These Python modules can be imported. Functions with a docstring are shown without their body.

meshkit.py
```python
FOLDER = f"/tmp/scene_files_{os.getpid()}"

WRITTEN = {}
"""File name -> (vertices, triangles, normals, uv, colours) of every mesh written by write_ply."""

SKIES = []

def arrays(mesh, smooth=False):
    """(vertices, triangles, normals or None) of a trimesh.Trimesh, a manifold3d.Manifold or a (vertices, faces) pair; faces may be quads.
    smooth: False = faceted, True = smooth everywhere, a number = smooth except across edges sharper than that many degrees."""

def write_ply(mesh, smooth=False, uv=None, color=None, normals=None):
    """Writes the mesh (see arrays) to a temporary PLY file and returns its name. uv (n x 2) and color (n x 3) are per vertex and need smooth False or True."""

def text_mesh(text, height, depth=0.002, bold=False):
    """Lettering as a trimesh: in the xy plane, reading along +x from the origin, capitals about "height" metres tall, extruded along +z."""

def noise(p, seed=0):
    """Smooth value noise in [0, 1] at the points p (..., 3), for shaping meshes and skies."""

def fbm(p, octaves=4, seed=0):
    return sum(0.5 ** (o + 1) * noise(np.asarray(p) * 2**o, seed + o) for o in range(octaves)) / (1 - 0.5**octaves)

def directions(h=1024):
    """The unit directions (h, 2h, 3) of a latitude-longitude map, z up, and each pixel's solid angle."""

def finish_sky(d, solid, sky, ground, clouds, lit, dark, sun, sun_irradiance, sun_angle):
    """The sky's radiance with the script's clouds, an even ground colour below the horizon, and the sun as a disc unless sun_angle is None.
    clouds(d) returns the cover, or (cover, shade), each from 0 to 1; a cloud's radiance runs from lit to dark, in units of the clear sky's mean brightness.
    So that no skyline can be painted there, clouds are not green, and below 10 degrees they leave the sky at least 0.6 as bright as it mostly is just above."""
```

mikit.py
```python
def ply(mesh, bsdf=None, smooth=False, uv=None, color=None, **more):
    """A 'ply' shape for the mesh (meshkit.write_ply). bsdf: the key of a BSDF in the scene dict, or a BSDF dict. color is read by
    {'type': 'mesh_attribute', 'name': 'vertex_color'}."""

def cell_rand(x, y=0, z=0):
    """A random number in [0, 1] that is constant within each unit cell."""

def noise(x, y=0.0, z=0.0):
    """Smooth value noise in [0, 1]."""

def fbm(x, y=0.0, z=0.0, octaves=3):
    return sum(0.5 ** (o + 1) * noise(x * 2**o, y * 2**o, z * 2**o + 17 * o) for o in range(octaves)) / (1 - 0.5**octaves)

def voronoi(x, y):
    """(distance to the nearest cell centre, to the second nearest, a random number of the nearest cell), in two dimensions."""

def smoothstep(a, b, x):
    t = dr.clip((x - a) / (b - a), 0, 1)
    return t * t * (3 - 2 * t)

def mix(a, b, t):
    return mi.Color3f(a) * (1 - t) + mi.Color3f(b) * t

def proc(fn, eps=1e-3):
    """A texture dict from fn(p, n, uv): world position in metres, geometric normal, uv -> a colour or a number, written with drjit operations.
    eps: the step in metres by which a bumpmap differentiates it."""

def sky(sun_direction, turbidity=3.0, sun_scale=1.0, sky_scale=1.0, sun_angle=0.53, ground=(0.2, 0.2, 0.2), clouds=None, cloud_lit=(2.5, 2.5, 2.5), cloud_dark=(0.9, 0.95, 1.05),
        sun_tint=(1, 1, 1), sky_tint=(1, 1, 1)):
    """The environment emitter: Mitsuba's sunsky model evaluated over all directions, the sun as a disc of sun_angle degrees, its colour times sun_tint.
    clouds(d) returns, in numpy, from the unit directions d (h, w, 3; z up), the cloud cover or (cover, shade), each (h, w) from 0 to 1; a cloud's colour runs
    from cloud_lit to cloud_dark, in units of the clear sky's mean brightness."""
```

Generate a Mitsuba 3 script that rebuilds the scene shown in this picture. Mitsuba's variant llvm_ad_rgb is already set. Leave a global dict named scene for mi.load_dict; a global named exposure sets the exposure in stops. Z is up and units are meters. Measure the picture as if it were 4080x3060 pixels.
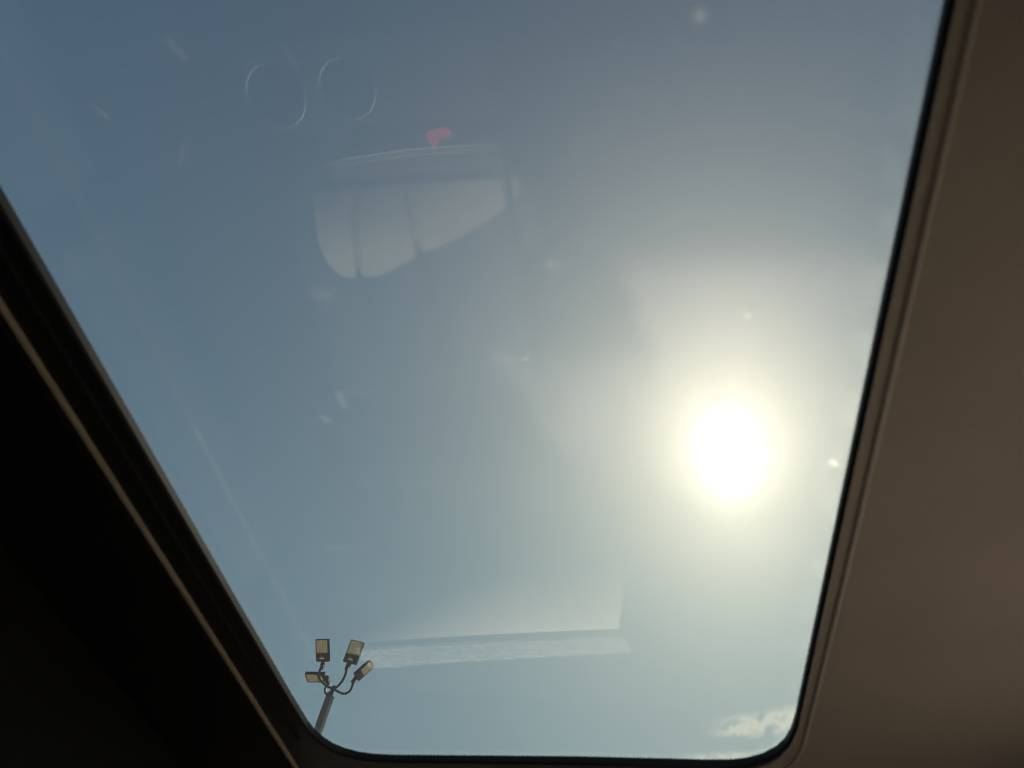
import math
import numpy as np
import drjit as dr
import mitsuba as mi
import trimesh
import shapely
import mikit
import meshkit
from shapely.geometry import Polygon, LineString, box as sbox
from mikit import noise, fbm, voronoi, smoothstep, mix, cell_rand, proc

T4 = mi.ScalarTransform4f
ZC = 0.95                 # the phone's height above the ground; the car is built round the phone at (0, 0, ZC)
H = 0.55                  # the roof glass above the phone
scene, labels = {}, {}

# ------------------------------------------------------------------ camera, sky, exposure
VIEW = np.array([-0.21775848, 0.5898077, 0.77762981])
IMG_DOWN = np.array([0.00648169, 0.79760601, -0.60314397])
scene['camera'] = {
    'type': 'thinlens', 'fov': 71.6, 'fov_axis': 'x', 'near_clip': 0.02, 'far_clip': 5000.0,
    'aperture_radius': 0.0022, 'focus_distance': 17.8,
    'to_world': T4().look_at(origin=[0, 0, ZC], target=[float(v) for v in np.array([0, 0, ZC]) + VIEW], up=[float(v) for v in -IMG_DOWN])}

SUN = (0.07890492, 0.67454189, 0.73400766)


def clouds(d):
    """A bank of small ragged clouds low ahead of the car, breaking up with height."""
    z = np.maximum(d[..., 2], 0.05)
    el = np.degrees(np.arcsin(np.clip(d[..., 2], -1, 1)))
    p = np.stack([d[..., 0] / z, d[..., 1] / z, 0 * z], -1)
    az = np.degrees(np.arctan2(d[..., 0], d[..., 1]))
    w = meshkit.fbm(p * np.array([6.0, 10.0, 1]) + 9.1, 3, 21)
    q = p + 0.05 * np.stack([w - 0.5, meshkit.fbm(p * 8.0 + 2.2, 3, 23) - 0.5, 0 * w], -1)
    fine = 1 - np.abs(2 * meshkit.fbm(q * np.array([48.0, 24.0, 1]) + 1.7, 3, 11) - 1)          # curled ridges
    big = meshkit.fbm(p * np.array([5.0, 9.0, 1]) + 4.3, 3, 5)
    edge = 28.45 + 0.22 * np.clip(az - 4.5, -14, 12) + 1.2 * (big - 0.5)
    s = np.clip((edge - el) / 0.5, 0, 1) * np.clip((az + 5) / 4, 0, 1)
    gap = np.clip((np.abs(el - (26.75 + 0.16 * (az - 4.5))) - 0.15) / 0.5, 0.12, 1)                 # a clearer lane through the bank
    s = s * np.maximum(np.clip((az - 2.8) / 2.5, 0, 1), np.clip((26.6 + 0.1 * az - el) / 0.3, 0, 1))
    cover = s * gap * np.clip((fine - 0.66) / 0.30, 0, 1) * np.clip((big - 0.32) * 4.0, 0, 1)
    return np.clip(1.1 * cover, 0, 0.9), 0.35 * np.clip((0.7 - fine) * 3, 0, 1)


scene['sky'] = mikit.sky(SUN, turbidity=3.0, clouds=clouds, cloud_lit=(3.5, 3.35, 2.9), cloud_dark=(1.5, 1.5, 1.5), sky_tint=(1.10, 1.03, 0.80), ground=(0.16, 0.155, 0.15))
exposure = 2.1

# ------------------------------------------------------------------ helpers


def rgb(*c):
    return {'type': 'rgb', 'value': [float(x) for x in c]}


def add(key, mesh, mat, smooth=False, **more):
    """One entry; a repeated key gets _001, _002 ..."""
    k, n = key, 0
    while k in scene:
        n += 1
        k = f'{key}_{n:03d}'
    scene[k] = mikit.ply(mesh, mat, smooth=smooth, **more)
    return k


def shift(mesh, v=(0, 0, ZC)):
    mesh = mesh.copy()
    mesh.apply_translation(v)
    return mesh


def slab(poly, z0, z1):
    """A flat piece of outline poly between z0 and z1 (heights above the phone)."""
    parts = [trimesh.creation.extrude_polygon(g, z1 - z0, engine='earcut') for g in getattr(poly, 'geoms', [poly])]
    return shift(trimesh.util.concatenate(parts), (0, 0, ZC + z0))


def boxm(x0, x1, y0, y1, z0, z1):
    m = trimesh.creation.box([x1 - x0, y1 - y0, z1 - z0])
    return shift(m, ((x0 + x1) / 2, (y0 + y1) / 2, ZC + (z0 + z1) / 2))


def tube(pts, r, sides=12, closed=False, caps=True):
    p = np.asarray(pts, float)
    n = len(p)
    r = np.broadcast_to(r, (n,))
    t = (np.roll(p, -1, 0) - np.roll(p, 1, 0)) if closed else np.gradient(p, axis=0)
    t /= np.linalg.norm(t, axis=1, keepdims=True)
    a = np.cross(t[0], [0, 0, 1.0] if abs(t[0][2]) < 0.9 else [1.0, 0, 0])
    A, ang = [], np.arange(sides) * 2 * np.pi / sides
    for k in range(n):
        a = a - t[k] * (a @ t[k])
        a /= np.linalg.norm(a)
        A.append(a)
    A = np.array(A)
    B = np.cross(t, A)
    v = p[:, None] + r[:, None, None] * (np.cos(ang)[None, :, None] * A[:, None] + np.sin(ang)[None, :, None] * B[:, None])
    i, j = np.meshgrid(np.arange(n if closed else n - 1), np.arange(sides), indexing='ij')
    i2 = (i + 1) % n
    q = np.stack([i * sides + j, i * sides + (j + 1) % sides, i2 * sides + (j + 1) % sides, i2 * sides + j], -1).reshape(-1, 4)
    f = np.vstack([q[:, [0, 1, 2]], q[:, [0, 2, 3]]])
    v = v.reshape(-1, 3)
    if caps and not closed:
        v = np.vstack([v, p[0], p[-1]])
        k = np.arange(sides)
        f = np.vstack([f, np.stack([k * 0 + n * sides, (k + 1) % sides, k], 1), np.stack([k * 0 + n * sides + 1, (n - 1) * sides + k, (n - 1) * sides + (k + 1) % sides], 1)])
    m = trimesh.Trimesh(v, f, process=False)
    m.fix_normals()
    return m


def spline(pts, n=40):
    from scipy.interpolate import CubicSpline
    p = np.asarray(pts, float)
    s = np.r_[0, np.cumsum(np.linalg.norm(np.diff(p, axis=0), axis=1))]
    return CubicSpline(s, p)(np.linspace(0, s[-1], n))


def rounded_box(size, r=0.006, seg=3):
    """A box centred on the origin with rounded edges."""
    import manifold3d as m3
    h = np.array(size) / 2 - r
    pts = []
    s = trimesh.creation.icosphere(subdivisions=1, radius=r).vertices
    for c in np.ndindex(2, 2, 2):
        pts.append(s + h * (2 * np.array(c) - 1))
    return trimesh.convex.convex_hull(np.vstack(pts))


def grid_mesh(fn, u, v):
    """Quads over fn(u, v) -> xyz."""
    U, V = np.meshgrid(u, v, indexing='ij')
    P = np.stack(fn(U, V), -1).reshape(-1, 3)
    n, m = U.shape
    i, j = np.meshgrid(np.arange(n - 1), np.arange(m - 1), indexing='ij')
    q = np.stack([i * m + j, (i + 1) * m + j, (i + 1) * m + j + 1, i * m + j + 1], -1).reshape(-1, 4)
    return trimesh.Trimesh(P, np.vstack([q[:, [0, 1, 2]], q[:, [0, 2, 3]]]), process=False)


# ------------------------------------------------------------------ materials
def seg_dist(p, a, b):
    """Distance in the plane of the glass from the line piece a-b."""
    ax, ay = a
    dx, dy = b[0] - ax, b[1] - ay
    t = dr.clip(((p.x - ax) * dx + (p.y - ay) * dy) / (dx * dx + dy * dy), 0, 1)
    return dr.sqrt(dr.square(p.x - ax - t * dx) + dr.square(p.y - ay - t * dy))


PALE_MARKS = [  # pale lines and spots on the roof glass: ends, width, strength
    ((-0.553, -0.30), (-0.556, 0.52), 0.0034, 0.28), ((-0.556, 0.50), (-0.553, 0.99), 0.0034, 0.75),
    ((-0.340, 0.317), (-0.330, 0.319), 0.008, 0.34), ((-0.353, 0.441), (-0.352, 0.458), 0.004, 0.6), ((-0.383, 0.477), (-0.377, 0.481), 0.004, 0.65),
    ((-0.358, 0.494), (-0.356, 0.495), 0.005, 0.16), ((-0.168, 0.392), (-0.156, 0.395), 0.005, 0.13),
    ((0.018, 0.103), (0.0185, 0.104), 0.004, 0.45), ((0.066, 0.349), (0.0665, 0.35), 0.003, 0.25),
    ((-0.396, 0.083), (-0.388, 0.094), 0.004, 0.55), ((-0.492, 0.125), (-0.484, 0.136), 0.0016, 1.1), ((-0.431, 0.180), (-0.421, 0.165), 0.003, 0.45),
    ((-0.474, 1.137), (-0.474, 1.142), 0.004, 1.2), ((0.158, 0.521), (0.163, 0.526), 0.003, 0.5), ((-0.154, 0.806), (-0.148, 0.818), 0.0012, 0.5),
    ((-0.49, 0.706), (-0.385, 0.699), 0.0010, 1.1), ((-0.45, 0.708), (-0.395, 0.708), 0.0009, 0.8), ((-0.46, 0.76), (-0.41, 0.756), 0.0010, 0.7),
    ((-0.105, 0.292), (-0.100, 0.293), 0.004, 0.18), ((-0.30, 0.095), (-0.292, 0.11), 0.002, 0.20)]


def dust_glow_cover(p, n, uv):
    """How much of the glass is under a film of dust and painted sun glow: thicker past a wiped edge, pale marks, specks."""
    w = 0.86 + 0.28 * fbm(p.x * 5, p.y * 5, 3.0, 3)
    wob = 0.02 * (noise(p.x * 14, p.y * 14, 1.0) - 0.5) + 0.006 * (noise(p.x * 60, p.y * 60, 2.0) - 0.5)
    # the wiped edge: from the far left towards the near right of the glass
    side = (p.x + 0.168) * 0.86 - (p.y - 0.427) * 0.50 + wob
    past = smoothstep(-0.006, 0.016, side) * smoothstep(0.62, 0.45, p.y) * smoothstep(0.36, 0.43, p.y)
    side2 = (p.x + 0.054) * 0.92 - (p.y - 0.306) * 0.38 + wob
    past2 = smoothstep(-0.006, 0.02, side2) * smoothstep(0.43, 0.36, p.y) * smoothstep(0.27, 0.32, p.y)
    w += 0.34 * (past + past2) * (0.6 + 0.8 * fbm(p.x * 22, p.y * 9, 7.0, 3))
    for a, b, r, s in PALE_MARKS:
        d = seg_dist(p, a, b)
        w += 3.0 * s * dr.exp(-dr.square(d / r))
    d1, d2, rnd = voronoi(p.x * 30, p.y * 30)
    w += 0.55 * smoothstep(0.80, 0.97, rnd) * dr.exp(-dr.square(d1 / (0.03 + 0.03 * rnd)))
    d3, d4, rnd3 = voronoi(p.x * 75 + 9, p.y * 75)
    w += 0.22 * smoothstep(0.70, 0.95, rnd3) * dr.exp(-dr.square(d3 / 0.09))
    # dried drops along the right edge of the pane
    edge = smoothstep(0.028, 0.004, dr.abs(p.x - 0.172)) * smoothstep(0.45, 0.62, noise(p.x * 80, p.y * 45, 5.0))
    w += 0.25 * edge
    return dr.minimum(0.9, DUST_GLOW * w * (1.35 - 0.97 * smoothstep(-0.1, 1.05, p.y)))  # film thinned towards the far end to shape the sun glow


DUST_GLOW = 0.090
glass_tint = rgb(0.59, 0.655, 0.63)
def glow_grime(r, c=(0.78, 0.735, 0.75)):
    return {'type': 'principledthin', 'base_color': rgb(*c), 'roughness': r, 'spec_trans': 1.0, 'diff_trans': 0.0, 'eta': 1.5}


scene['m_dust_glow'] = {  # besides dust, the film stands for the glow round the sun
    'type': 'mask', 'opacity': proc(dust_glow_cover),
    'glow_grime': {'type': 'blendbsdf', 'weight': 0.70, 'coarse': {'type': 'blendbsdf', 'weight': 0.70, 'a': glow_grime(0.18), 'b': glow_grime(0.50)}, 'fine': glow_grime(0.82, (0.78, 0.775, 0.88))}}
scene['m_roof_glass'] = {'type': 'thindielectric', 'int_ior': 1.85, 'specular_transmittance': glass_tint}
scene['m_window_glass'] = {'type': 'thindielectric', 'int_ior': 1.5, 'specular_transmittance': rgb(0.90, 0.90, 0.88)}
scene['m_darkened_glass'] = {'type': 'thindielectric', 'int_ior': 1.5, 'specular_transmittance': rgb(0.06, 0.06, 0.06)}  # left windows, darkened to keep that side of the roof unlit


def cloth(c, amount=0.25, f=900.0):
    lo, hi = [tuple(float(x) * q for x in c) for q in (1 - amount, 1 + amount)]
    return proc(lambda p, n, uv: mix(lo, hi, 0.5 * noise(p.x * f, p.y * f, p.z * f) + 0.5 * fbm(p.x * 9, p.y * 9, p.z * 9, 3)))


def two(b):
    return {'type': 'twosided', 'side': b}


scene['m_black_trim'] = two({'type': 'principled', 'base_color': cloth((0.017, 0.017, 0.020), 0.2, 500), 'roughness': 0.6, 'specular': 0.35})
scene['m_rubber'] = two({'type': 'principled', 'base_color': rgb(0.034, 0.031, 0.030), 'roughness': 0.95, 'specular': 0.05})
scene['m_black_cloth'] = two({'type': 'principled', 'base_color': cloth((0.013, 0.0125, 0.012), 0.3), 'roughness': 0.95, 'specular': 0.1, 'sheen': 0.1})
scene['m_headliner_glare'] = two({'type': 'bumpmap', 'scale': 1.0, 'bump': proc(lambda p, n, uv: 0.0004 * fbm(p.x * 700, p.y * 700, 0.0, 2), 3e-4),
                            'side': {'type': 'principled', 'base_color': cloth((0.48, 0.415, 0.365), 0.18), 'roughness': 0.95, 'specular': 0.1}})  # pale brown stands for lens glare over a dark lining
scene['m_tan_piping'] = two({'type': 'principled', 'base_color': cloth((0.55, 0.45, 0.32), 0.3, 1200), 'roughness': 0.9, 'specular': 0.2})
scene['m_leather'] = two({'type': 'bumpmap', 'scale': 1.0, 'bump': proc(lambda p, n, uv: 0.0005 * voronoi(p.x * 600, p.y * 600)[0], 3e-4),
                          'side': {'type': 'principled', 'base_color': cloth((0.60, 0.545, 0.485), 0.05, 300), 'roughness': 0.45, 'specular': 0.4}})
scene['m_piping'] = two({'type': 'principled', 'base_color': rgb(0.60, 0.58, 0.55), 'roughness': 0.4, 'specular': 0.5})
scene['m_carpet'] = two({'type': 'principled', 'base_color': cloth((0.02, 0.02, 0.021), 0.4), 'roughness': 1.0, 'specular': 0.1})
scene['m_chrome'] = two({'type': 'roughconductor', 'material': 'Cr', 'alpha': 0.22, 'specular_reflectance': 0.5})
scene['m_red_plastic'] = two({'type': 'principled', 'base_color': rgb(0.80, 0.02, 0.05), 'roughness': 0.35, 'specular': 0.5})
scene['m_shelf_cover'] = two({'type': 'bumpmap', 'scale': 1.0, 'bump': proc(lambda p, n, uv: 0.0012 * fbm(p.x * 260, p.y * 260, 0.0, 2), 5e-4),
                              'side': {'type': 'principled', 'base_color': cloth((0.43, 0.405, 0.37), 0.06, 300), 'roughness': 0.7, 'specular': 0.3}})


def grit_colour(p, n, uv):
    d1, d2, r = voronoi(p.x * 150, p.y * 105)
    chip = smoothstep(0.72, 0.80, r) * smoothstep(0.45, 0.25, d1)
    base = 0.05 + 0.20 * fbm(p.x * 60, p.y * 60, 0.0, 3)
    return mix((0.0, 0.0, 0.0), (1.0, 0.98, 0.94), dr.minimum(0.85, base + 0.30 * chip))


scene['m_grit'] = two({'type': 'bumpmap', 'scale': 1.0, 'bump': proc(lambda p, n, uv: 0.004 * voronoi(p.x * 150, p.y * 105)[0], 6e-4),
                       'side': {'type': 'principled', 'base_color': proc(grit_colour), 'roughness': 0.35, 'specular': 0.6}})
scene['m_door_trim'] = two({'type': 'principled', 'base_color': cloth((0.34, 0.31, 0.28), 0.1, 300), 'roughness': 0.7, 'specular': 0.3})
scene['m_car_paint'] = two({'type': 'principled', 'base_color': rgb(0.03, 0.03, 0.035), 'roughness': 0.3, 'specular': 0.5, 'clearcoat': 1.0})

# ------------------------------------------------------------------ the setting: the ground


def concrete_slab(p, n, uv):
    g = 0.75 + 0.5 * fbm(p.x * 0.4, p.y * 0.4, 0.0, 3) + 0.25 * (noise(p.x * 90, p.y * 90) - 0.5)
    return mi.Color3f(0.38, 0.36, 0.33) * g  # made pale so that it bounces light up into the cabin


scene['m_concrete_slab'] = {'type': 'principled', 'base_color': proc(concrete_slab), 'roughness': 0.95, 'specular': 0.2}
ang = np.linspace(0, 2 * np.pi, 97)[:-1]
gv = [[0, 0, 0]] + [[r * math.cos(a), r * math.sin(a), 0] for r in (20, 120, 900) for a in ang]
gf = [[0, 1 + k, 1 + (k + 1) % 96] for k in range(96)]
for q in (0, 1):
    for k in range(96):
        a, b = 1 + q * 96 + k, 1 + q * 96 + (k + 1) % 96
        gf += [[a, a + 96, b + 96], [a, b + 96, b]]
add('car_park', trimesh.Trimesh(gv, gf, process=False), 'm_concrete_slab')
labels['car_park'] = {'label': 'unseen concrete ground under the car and the lamp, made pale to bounce light', 'kind': 'structure'}

# ------------------------------------------------------------------ the car: roof
labels['car'] = {'label': 'parked car seen from inside, its tinted roof window above the viewer', 'category': 'car'}
NEAR = -0.62
opening = [(-0.632, NEAR), (-0.633, 0.3), (-0.633, 0.8), (-0.632, 1.10), (-0.630, 1.186), (-0.626, 1.215), (-0.617, 1.240), (-0.604, 1.260), (-0.585, 1.273),
           (-0.560, 1.281), (-0.531, 1.282), (-0.490, 1.276), (-0.438, 1.264), (-0.143, 1.196), (0.060, 1.156), (0.095, 1.147), (0.118, 1.135), (0.139, 1.116), (0.155, 1.092),
           (0.165, 1.065), (0.170, 1.035), (0.172, 1.000), (0.172, 0.8), (0.172, 0.3), (0.172, NEAR)]
opening = Polygon(opening).buffer(0.012).buffer(-0.024).buffer(0.012)
frame_outer = opening.buffer(0.0030).union(Polygon([(-0.7005, NEAR - 0.1), (-0.7005, 1.39), (-0.5, 1.33), (0.08, 1.185), (0.125, 1.155), (0.158, 1.105), (0.1735, 1.0), (0.1735, NEAR - 0.1)]))
roof = sbox(-1.02, -1.30, 0.60, 1.55)

gpoly = opening.buffer(0.065)
gm = trimesh.creation.triangulate_polygon(gpoly, engine='earcut')
gv = np.c_[gm[0], np.full(len(gm[0]), ZC + H + 0.014)]
add('car__roof_window', trimesh.Trimesh(gv, gm[1], process=False), 'm_roof_glass', uv=gv[:, :2])
fm = trimesh.creation.triangulate_polygon(opening.buffer(0.05), engine='earcut')
fv = np.c_[fm[0], np.full(len(fm[0]), ZC + H + 0.0125)]
add('car__roof_window__dust_glow_film', trimesh.Trimesh(fv, fm[1], process=False), 'm_dust_glow', uv=fv[:, :2])
labels['car__roof_window'] = {'label': 'dark tinted roof glass with dust, smears, a film for the sun glow and faint reflections of the cabin'}
frame_outer = frame_outer.difference(Polygon([(0.1745, -2), (0.1745, 1.01), (0.168, 1.075), (0.145, 1.12), (0.11, 1.155), (0.12, 1.4), (1, 1.4), (1, -2)]))
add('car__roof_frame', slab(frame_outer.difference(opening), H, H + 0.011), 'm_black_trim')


def ring_pts(poly, z, step=0.012):
    c = poly.exterior
    n = int(c.length / step)
    return np.array([[*c.interpolate(k / n, normalized=True).coords[0], ZC + z] for k in range(n)])


add('car__roof_frame__rubber_seal', tube(ring_pts(opening.buffer(0.0030), H + 0.0010), 0.0034, 10, closed=True), 'm_rubber', smooth=True)
lip = np.array([[-0.662, y, ZC + H - 0.0005] for y in np.arange(NEAR, 1.25, 0.02)])
add('car__roof_frame__rubber_lip', tube(lip, 0.004, 10), 'm_rubber', smooth=True)
pip = np.array([[-0.7042, y, ZC + H - 0.001] for y in np.arange(NEAR - 0.1, 1.43, 0.01)])
pip[:, 0] += 0.0006 * (meshkit.noise(pip * 40, 3) - 0.5)
add('car__headliner_piping', tube(pip, 0.0044, 10), 'm_tan_piping', smooth=True)
labels['car__headliner_piping'] = {'label': 'thin tan piping running along the black left roof trim'}
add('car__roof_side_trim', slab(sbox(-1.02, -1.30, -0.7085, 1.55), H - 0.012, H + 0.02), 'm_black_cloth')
labels['car__roof_side_trim'] = {'label': 'black roof trim left of the glass'}
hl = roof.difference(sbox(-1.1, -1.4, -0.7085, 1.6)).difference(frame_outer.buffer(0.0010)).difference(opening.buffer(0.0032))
add('car__headliner', slab(hl, H - 0.004, H + 0.0105), 'm_headliner_glare')
roll = spline(np.array([[0.188, NEAR, ZC + H - 0.0030], [0.188, 0.3, ZC + H - 0.0030], [0.188, 0.9, ZC + H - 0.0030], [0.187, 1.02, ZC + H - 0.0030], [0.183, 1.085, ZC + H - 0.003], [0.165, 1.135, ZC + H - 0.003], [0.13, 1.17, ZC + H - 0.003], [0.06, 1.195, ZC + H - 0.003]]), 120)
add('car__headliner__edge_roll', tube(roll, 0.0034, 12), 'm_headliner_glare', smooth=True)
labels['car__headliner'] = {'label': 'cloth headliner right of the roof glass, lens glare put into its brown grey colour'}
add('car__roof_panel', slab(roof.difference(opening.buffer(0.062)), H + 0.024, H + 0.034), 'm_car_paint')

# sides, ends and floor of the cabin
for s, (x0, x1, glass) in enumerate(((-1.02, -0.96, 'm_darkened_glass'), (0.54, 0.60, 'm_window_glass'))):
    o = sbox(-1.30, -ZC + 0.22, 1.55, H - 0.013)                       # y, z
    hole = (sbox(-0.60, 0.02, 0.36, 0.26).union(sbox(0.42, 0.02, 1.36, 0.26)) if s == 0 else sbox(0.16, -0.16, 0.96, 0.47)).buffer(-0.03).buffer(0.03)  # right window shaped to throw light on the headliner
    side = o.difference(hole)
    m = trimesh.creation.extrude_polygon(side, x1 - x0, engine='earcut')
    m.apply_transform(np.array([[0, 0, 1, x0], [1, 0, 0, 0], [0, 1, 0, ZC], [0, 0, 0, 1.0]]))
    k = add('car__door_panel', m, ('m_black_cloth', 'm_door_trim')[s])  # left panel blackened as if unlit, right one paled to bounce light
    for g in getattr(hole, 'geoms', [hole]):
        y0, z0, y1, z1 = g.bounds
        xm = (x0 + x1) / 2
        wv = [[xm, y0 - .01, ZC + z0 - .01], [xm, y1 + .01, ZC + z0 - .01], [xm, y1 + .01, ZC + z1 + .01], [xm, y0 - .01, ZC + z1 + .01]]
        add(k + '__side_window', trimesh.Trimesh(wv, [[0, 1, 2], [0, 2, 3]], process=False), glass)
add('car__floor', boxm(-0.96, 0.54, -1.30, 2.60, -ZC + 0.20, -ZC + 0.24), 'm_carpet')
add('car__light_block_wall', boxm(-0.96, 0.54, -1.30, -1.24, -ZC + 0.24, H - 0.013), 'm_black_trim')  # unseen wall added in place of a windscreen, to keep light out
# behind the cabin: the shelf, its side walls and the sloping rear window
rw = [[-0.93, 1.53, ZC + 0.535], [0.51, 1.53, ZC + 0.535], [0.50, 2.58, ZC - 0.02], [-0.92, 2.58, ZC - 0.02]]
add('car__rear_window', trimesh.Trimesh(rw, [[0, 1, 2], [0, 2, 3]], process=False), 'm_window_glass')
for x0, x1 in ((-1.02, -0.96), (0.54, 0.60)):
    tri = Polygon([(1.55, -ZC + 0.22), (2.62, -ZC + 0.22), (2.62, -0.04), (1.55, H - 0.013)])
    m = trimesh.creation.extrude_polygon(tri, x1 - x0, engine='earcut')
    m.apply_transform(np.array([[0, 0, 1, x0], [1, 0, 0, 0], [0, 1, 0, ZC], [0, 0, 0, 1.0]]))
    add('car__rear_pillar', m, 'm_black_trim')
add('car__rear_shelf', boxm(-0.96, 0.54, 1.50, 2.60, -0.24, -0.20), 'm_carpet')
add('car__rear_panel', boxm(-0.96, 0.54, 2.56, 2.62, -ZC + 0.24, -0.03), 'm_black_trim')

# the padded cover and the gritty mat on the rear shelf
xl, xr = -0.955, -0.128


def edge_y(x):
    return 1.739 - 0.222 * (x + 0.454) + 0.03 * (x + 0.454) ** 2


th = np.radians(np.linspace(0, 58, 50))
RC = 0.24
xs = np.linspace(xl, xr, 120)


def cover(u, v):
    # the far left end rolls away from the sun
    f = np.radians(42) * np.clip((-0.42 - u) / 0.5, 0, 1) ** 1.2
    y = edge_y(u) - RC * (np.sin(v + f) - np.sin(f))
    notch = np.clip((u - (xr - 0.012)) / 0.012, 0, 1)
    x = u + notch * 0.010 * np.clip((v - 0.15) / 0.2, 0, 1)
    return x, y, ZC - RC * (np.cos(f) - np.cos(v + f)) + 0.0008 * meshkit.fbm(np.stack([x * 40, y * 40, 0 * x], -1), 3)


cv = grid_mesh(cover, xs, th)
back = grid_mesh(lambda u, v: (u, edge_y(u) + 0.0 * v, ZC - v), xs, np.linspace(0, 0.058, 4))
add('car__rear_shelf__padded_cover', trimesh.util.concatenate([cv, back]), 'm_shelf_cover', smooth=50)
labels['car__rear_shelf__padded_cover'] = {'label': 'pale sunlit edge mirrored in the roof glass'}


def mat(u, v):
    y = edge_y(u) + 0.034 + v * (0.100 - 0.035 * (u - xl))
    p = np.stack([u * 90, y * 90, 0 * u], -1)
    return u + 0.03 * v, y, ZC - 0.002 + 0.006 * meshkit.fbm(p, 3, 8) * np.clip(v * 3 - 0.7, 0, 1) + 0.004 * np.clip(1 - np.abs(v - 0.08) / 0.06, 0, 1)


mt = grid_mesh(mat, np.linspace(xl, xr + 0.004, 420), np.linspace(0, 1, 60))
add('car__rear_shelf__gritty_mat', mt, 'm_grit', smooth=True)
labels['car__rear_shelf__gritty_mat'] = {'label': 'sparkling gritty strip mirrored in the roof glass'}
add('car__rear_shelf__step', boxm(xl, xr, 1.62, 2.2, -0.20, -0.062), 'm_carpet')

# ------------------------------------------------------------------ the seat under the glass (seen mirrored in it)
ZS = -0.13
def seam1(y): return np.interp(y, [0.42, 0.46, 0.515, 0.66, 1.0], [-0.585, -0.600, -0.622, -0.648, -0.66])
def seam2(y): return np.interp(y, [0.42, 0.60, 1.0], [-0.500, -0.503, -0.51])
def left(y): return np.interp(y, [0.40, 0.44, 0.53, 0.68, 1.0], [-0.69, -0.725, -0.76, -0.777, -0.78])
def right(y): return np.interp(y, [0.40, 1.0], [-0.303, -0.300])
def seat_z(x, y):
    """The cushion's surface: falling towards its front edge and a little to the right."""
    return -0.108 - 0.145 * (x + 0.69) - np.interp(x, [-0.65, -0.35], [2.3, 1.0]) * np.clip(0.62 - y, 0, 0.165) ** 2 - 0.66 * np.clip(0.455 - y, 0, 1)


def seat_pt(x, y, dz=0.0):
    """(x, y) are laid out at the height ZS and carried to the cushion's own height along the sight lines' slope."""
    z = seat_z(x, y) + dz
    g = (2 * H - z) / (2 * H - ZS)
    return x * g, y * g, ZC + z


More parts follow.
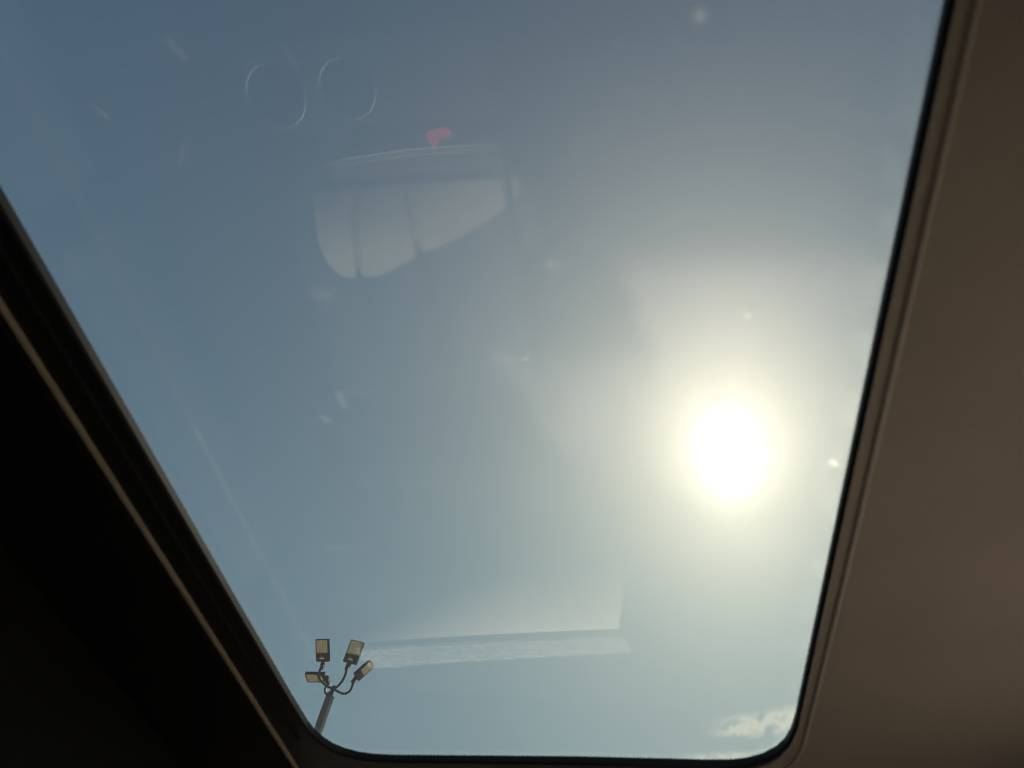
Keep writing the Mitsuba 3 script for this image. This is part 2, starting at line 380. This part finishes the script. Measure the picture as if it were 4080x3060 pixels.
ys = np.linspace(0.455, 1.0, 90)
un = np.linspace(0, 1, 44)
for a, b in ((left, seam1), (seam1, seam2), (seam2, right)):
    def panel(u, v, a=a, b=b):
        x = a(v) + (b(v) - a(v)) * u
        e = np.minimum(u, 1 - u) * (b(v) - a(v))
        dz = 0.005 * (1 - (2 * u - 1) ** 2) - 0.016 * np.clip(1 - e / 0.012, 0, 1) ** 2 - 0.014 * np.clip(1 - (v - 0.455) / 0.02, 0, 1) ** 2
        dz = dz + 0.003 * (meshkit.fbm(np.stack([x * 16, v * 16, 0 * x], -1), 3, 4) - 0.5)
        return seat_pt(x, v, dz)
    add('car__seat__cushion_panel', grid_mesh(panel, un, ys), 'm_leather', smooth=True)


def front_y(x): return np.interp(x, [-0.70, -0.6, -0.48, -0.30], [0.430, 0.415, 0.406, 0.406])


def bolster(u, v):
    y = front_y(u) + v * (0.455 - front_y(u))
    dz = 0.003 * np.sin(np.pi / 2 * np.clip(v, 0, 1)) - 0.5 * np.clip(-v, 0, 1) ** 1.5
    return seat_pt(u, y, dz)


bx = np.linspace(-0.705, -0.302, 90)
add('car__seat__front_bolster', grid_mesh(bolster, bx, np.linspace(-0.5, 1.0, 50)), 'm_leather', smooth=True)
for off, rad in ((0.000, 0.0028), (0.0062, 0.0012), (0.0105, 0.0010)):
    xs_ = np.arange(-0.66, -0.31, 0.004)
    add('car__seat__front_bolster__stitching', tube(np.stack(seat_pt(xs_, front_y(xs_) + off, 0.002), -1), rad * np.sin(np.pi * np.linspace(0.02, 0.98, len(xs_))) ** 0.8, 8), 'm_piping', smooth=True)  # pale tapered tubes also stand for the highlight along the crest
yl = np.arange(0.43, 1.0, 0.01)
add('car__seat__side_piping', tube(np.stack(seat_pt(left(yl) - 0.004, yl, -0.004), -1), 0.0016, 6), 'm_piping', smooth=True)
sb = grid_mesh(lambda u, v: seat_pt(-0.292 + u * np.clip((v - 0.446) * 0.62, 0.0, 0.04), v, -0.004 - 0.012 * u), np.linspace(0, 1, 14), np.linspace(0.447, 0.62, 40))
add('car__seat__side_bolster', sb, 'm_leather', smooth=True)
add('car__seat__base', boxm(-0.77, -0.26, 0.49, 1.0, -ZC + 0.24, -0.24), 'm_black_cloth')
bk = rounded_box((0.50, 0.13, 0.36), 0.05)
bk.apply_transform(trimesh.transformations.rotation_matrix(-0.42, [1, 0, 0]))
add('car__seat__backrest', shift(bk, (-0.53, 1.06, ZC - 0.14)), 'm_black_cloth', smooth=40)  # blackened in colour so it stays as dark as shade

# ------------------------------------------------------------------ console with two cup holders, and the red buckle button
cs = rounded_box((0.42, 0.15, 0.30), 0.012)
import manifold3d as m3
hol = [trimesh.creation.cylinder(radius=r, height=0.16, sections=48, transform=trimesh.transformations.translation_matrix([x + 0.48, y - 0.25, 0.15])) for x, y, r in ((-0.637, 0.262, 0.049), (-0.510, 0.261, 0.0455))]
man = lambda t: m3.Manifold(m3.Mesh(np.asarray(t.vertices, np.float32), np.asarray(t.faces, np.uint32)))
body = man(cs)
for q in hol:
    body = body - man(q)
bm = body.to_mesh()
add('car__centre_console', shift(trimesh.Trimesh(bm.vert_properties[:, :3], bm.tri_verts), (-0.48, 0.25, ZC - 0.15)), 'm_black_trim')
for x, y, r in ((-0.637, 0.262, 0.0505), (-0.510, 0.261, 0.047)):
    a = np.linspace(0, 2 * np.pi, 73)[:-1]
    add('car__centre_console__cup_holder_ring', tube(np.c_[x + r * np.cos(a), y + r * np.sin(a), np.full(72, ZC + 0.001)], 0.0019, 10, closed=True), 'm_chrome', smooth=True)
add('car__seat_belt_buckle', shift(rounded_box((0.05, 0.03, 0.12), 0.006), (-0.408, 0.385, ZC - 0.175)), 'm_black_trim', smooth=30)
btn = Polygon([(-0.428, 0.370), (-0.408, 0.368), (-0.393, 0.366), (-0.386, 0.372), (-0.388, 0.382), (-0.402, 0.380), (-0.412, 0.386), (-0.418, 0.398), (-0.424, 0.396), (-0.428, 0.384)]).buffer(0.002)
add('car__seat_belt_buckle__release_button', slab(btn, -0.118, -0.106), 'm_red_plastic')
labels['car__seat_belt_buckle__release_button'] = {'label': 'red button mirrored in the roof glass'}

# ------------------------------------------------------------------ the lamp standing in the car park
scene['m_pole'] = two({'type': 'principled', 'base_color': proc(lambda p, n, uv: mix((0.022, 0.021, 0.021), (0.034, 0.032, 0.03), fbm(p.x * 30, p.y * 30, p.z * 4, 3))), 'roughness': 0.42, 'specular': 0.8, 'clearcoat': 1.0, 'clearcoat_gloss': 0.6})
scene['m_housing'] = two({'type': 'principled', 'base_color': rgb(0.014, 0.014, 0.0145), 'roughness': 0.45, 'specular': 0.45})
scene['m_lens'] = two({'type': 'principled', 'base_color': proc(lambda p, n, uv: mi.Color3f(0.40, 0.36, 0.24) * (0.85 + 0.3 * noise(p.x * 60, p.y * 60, p.z * 60))), 'roughness': 0.3, 'specular': 0.5})
scene['m_plate'] = two({'type': 'principled', 'base_color': rgb(0.55, 0.54, 0.5), 'roughness': 0.4, 'specular': 0.5})
scene['m_bolt'] = two({'type': 'principled', 'base_color': rgb(0.45, 0.44, 0.42), 'roughness': 0.35, 'metallic': 0.8})
LT = np.array([-8.2012, 16.0231, 8.2220 + ZC])         # top of the pole
labels['parking_lot_light'] = {'label': 'tall square pole carrying four flat lamp heads on curved arms', 'category': 'lamp post'}
rot = math.radians(4.1)
lean = np.array([0.042 * 0.89, 0.042 * 0.456, -1.0])
lean *= LT[2] / 1.0
hw = 0.0785
c4 = [np.array([math.cos(rot) * a - math.sin(rot) * b * -1, math.sin(rot) * a + -math.cos(rot) * b * -1, 0]) for a, b in ((1, 1), (1, -1), (-1, -1), (-1, 1))]
prof = Polygon([(hw * c[0], hw * c[1]) for c in c4]).buffer(-0.012).buffer(0.012, quad_segs=3)
ring = np.array(prof.exterior.coords)[:-1]
n = len(ring)
top = np.c_[ring, np.zeros(n)] + LT
bot = np.c_[ring * 1.0, np.zeros(n)] + LT + lean
pv = np.vstack([top, bot, LT[None], (LT + lean)[None]])
k = np.arange(n)
k2 = (k + 1) % n
pf = np.vstack([np.stack([k, k2, k2 + n], 1), np.stack([k, k2 + n, k + n], 1), np.stack([k * 0 + 2 * n, k2, k], 1), np.stack([k * 0 + 2 * n + 1, k + n, k2 + n], 1)])
pm = trimesh.Trimesh(pv, pf, process=False)
pm.fix_normals()
add('parking_lot_light__pole', pm, 'm_pole', smooth=40)
cap = trimesh.creation.extrude_polygon(prof.buffer(0.006), 0.022, engine='earcut')
add('parking_lot_light__pole__cap', shift(cap, LT + [0, 0, 0.0005]), 'm_housing')
base = trimesh.creation.cylinder(radius=0.30, height=0.75, sections=40)
scene['m_concrete'] = two({'type': 'principled', 'base_color': cloth((0.36, 0.35, 0.33), 0.15, 30), 'roughness': 0.95})
add('parking_lot_light__concrete_base', shift(base, LT + lean + [0, 0, 0.375]), 'm_concrete', smooth=30)
add('parking_lot_light__bracket_hub', tube([LT + [0.0, 0, 0.018], LT + [0.004, -0.003, 0.15], LT + [0.008, -0.006, 0.27], LT + [0.008, -0.006, 0.285]], [0.052, 0.047, 0.047, 0.036], 20), 'm_housing', smooth=40)

HEADS = [  # root, axis (root to tip), cross axis, direction the lens faces, length, arm (all from the pole top), label
    ((-0.205, -0.697, 0.501), (-0.109, -0.696, 0.710), (0.989, -0.146, 0.009), (-0.097, -0.703, -0.704), 0.534,
     [(0.01, -0.01, 0.205), (-0.071, -0.072, 0.201), (-0.172, -0.159, 0.211), (-0.261, -0.286, 0.248), (-0.294, -0.409, 0.304), (-0.275, -0.505, 0.359), (-0.237, -0.583, 0.409), (-0.209, -0.679, 0.486)],
     'upper left lamp head, facing down upright'),
    ((0.395, -0.472, 0.671), (0.114, -0.261, 0.959), (0.988, 0.128, -0.083), (0.102, -0.957, -0.272), 0.558,
     [(0.01, -0.01, 0.206), (0.104, -0.045, 0.256), (0.195, -0.107, 0.331), (0.268, -0.194, 0.419), (0.307, -0.278, 0.496), (0.329, -0.356, 0.564), (0.365, -0.464, 0.657)],
     'upper right lamp head, tilted to the right'),
    ((0.209, 0.631, 0.895), (0.570, -0.051, 0.820), (-0.012, 0.997, 0.071), (0.821, 0.051, -0.568), 0.535,
     [(0.01, -0.01, 0.206), (0.048, 0.159, 0.247), (0.083, 0.326, 0.296), (0.129, 0.469, 0.366), (0.167, 0.561, 0.471), (0.172, 0.619, 0.609), (0.148, 0.657, 0.745), (0.155, 0.650, 0.850), (0.196, 0.625, 0.896)],
     'lower right lamp head with a rounded tip'),
    ((-0.521, 0.405, 0.676), (-0.986, -0.089, -0.141), (-0.080, 0.995, -0.065), (0.146, -0.052, -0.988), 0.520,
     [(0.01, -0.01, 0.204), (-0.092, 0.122, 0.211), (-0.194, 0.243, 0.219), (-0.303, 0.334, 0.239), (-0.372, 0.362, 0.308), (-0.414, 0.398, 0.418), (-0.440, 0.435, 0.521), (-0.463, 0.450, 0.610), (-0.500, 0.409, 0.676)],
     'lower left lamp head, pointing left')]
for hi, (root, ax, cr, nz, L, arm, text) in enumerate(HEADS):
    root, ax, cr, nz = (np.array(q, float) for q in (root, ax, cr, nz))
    ax /= np.linalg.norm(ax)
    nz -= ax * (nz @ ax)
    nz /= np.linalg.norm(nz)
    cr = np.cross(ax, nz)
    M = np.eye(4)
    M[:3, 0], M[:3, 1], M[:3, 2], M[:3, 3] = cr, ax, nz, LT + root      # x across, y root to tip, z towards the lens side
    def put(mesh, M=M):
        mesh = mesh.copy()
        mesh.apply_transform(M)
        return mesh
    pts = spline(LT + np.array(arm), 44)
    add('parking_lot_light__arm', tube(pts, 0.030, 14), 'm_housing', smooth=True)
    W, TH = 0.36, 0.075
    if hi == 2:
        out = sbox(-W / 2, 0, W / 2, L).union(sbox(-W / 2 + 0.02, L - 0.14, W / 2 - 0.02, L)).intersection(sbox(-W / 2, 0, W / 2, 0.36).union(shapely.Point(0, 0.40).buffer(0.175, 24).intersection(sbox(-1, 0.3, 1, 1))))
        out = sbox(-W / 2, 0, W / 2, L - 0.10).union(sbox(-W / 2 + 0.10, 0.1, W / 2 - 0.10, L)).union(shapely.Point(-W / 2 + 0.10, L - 0.10).buffer(0.10, 16)).union(shapely.Point(W / 2 - 0.10, L - 0.10).buffer(0.10, 16))
    else:
        out = sbox(-W / 2, 0, W / 2, L).buffer(-0.012).buffer(0.012, quad_segs=3)
    d0 = 0.40 * L if hi != 2 else 0.36 * L
    lens = out.buffer(-0.020).intersection(sbox(-1, d0, 1, 2)).buffer(-0.006).buffer(0.006)
    shell = trimesh.creation.extrude_polygon(out, TH, engine='earcut')
    shell.apply_translation([0, 0, -TH])
    body = man(shell) - man(shift(trimesh.creation.extrude_polygon(lens, 0.05, engine='earcut'), (0, 0, -0.012)))
    bm = body.to_mesh()
    kh = add('parking_lot_light__lamp_head', put(trimesh.Trimesh(bm.vert_properties[:, :3], bm.tri_verts)), 'm_housing')
    labels[kh] = {'label': text}
    add(kh + '__lens', put(shift(trimesh.creation.extrude_polygon(lens.buffer(-0.001), 0.004, engine='earcut'), (0, 0, -0.010))), 'm_lens')
    add(kh + '__driver_cover', put(shift(rounded_box((W - 0.05, d0 - 0.05, 0.016), 0.005), (0, d0 / 2, 0.004))), 'm_housing', smooth=30)
    if hi < 2:
        add(kh + '__label_plate', put(shift(trimesh.creation.box((0.13, 0.032, 0.004)), (0, 0.085, 0.0142))), 'm_plate')
        add(kh + '__sensor', put(shift(trimesh.creation.cylinder(radius=0.011, height=0.010, sections=16), (0.004, 0.135, 0.016))), 'm_plate')
    if hi != 2:
        for q in range(9):
            add(kh + '__screw', put(shift(trimesh.creation.cylinder(radius=0.0065, height=0.008, sections=10), (-W / 2 + 0.035 + q * (W - 0.07) / 8, d0 - 0.006, 0.003))), 'm_bolt')
    # knuckle between the arm's end and the head, with its clamping bolts
    kn = tube([(0, 0.03, -0.035), (0, -0.03, -0.036), (0, -0.075, -0.034)], [0.052, 0.048, 0.040], 16)
    add('parking_lot_light__slip_fitter', put(kn), 'm_housing', smooth=40)
    e0, e1 = pts[-2], pts[-1]
    axd = (e1 - e0) / np.linalg.norm(e1 - e0)
    sleeve = tube([e1 - axd * 0.16, e1 - axd * 0.02], 0.040, 16)
    ks = add('parking_lot_light__arm_sleeve', sleeve, 'm_housing', smooth=40)
    sd = np.cross(axd, [0.45, -0.89, 0.0])
    sd /= np.linalg.norm(sd)
    sd = sd if sd[0] > 0 else -sd
    for t in (0.045, 0.10):
        c = e1 - axd * t
        add(ks + '__clamp_bolt', tube([c + sd * 0.03, c + sd * 0.072, c + sd * 0.0722, c + sd * 0.084], [0.008, 0.008, 0.014, 0.014], 10), 'm_bolt', smooth=40)
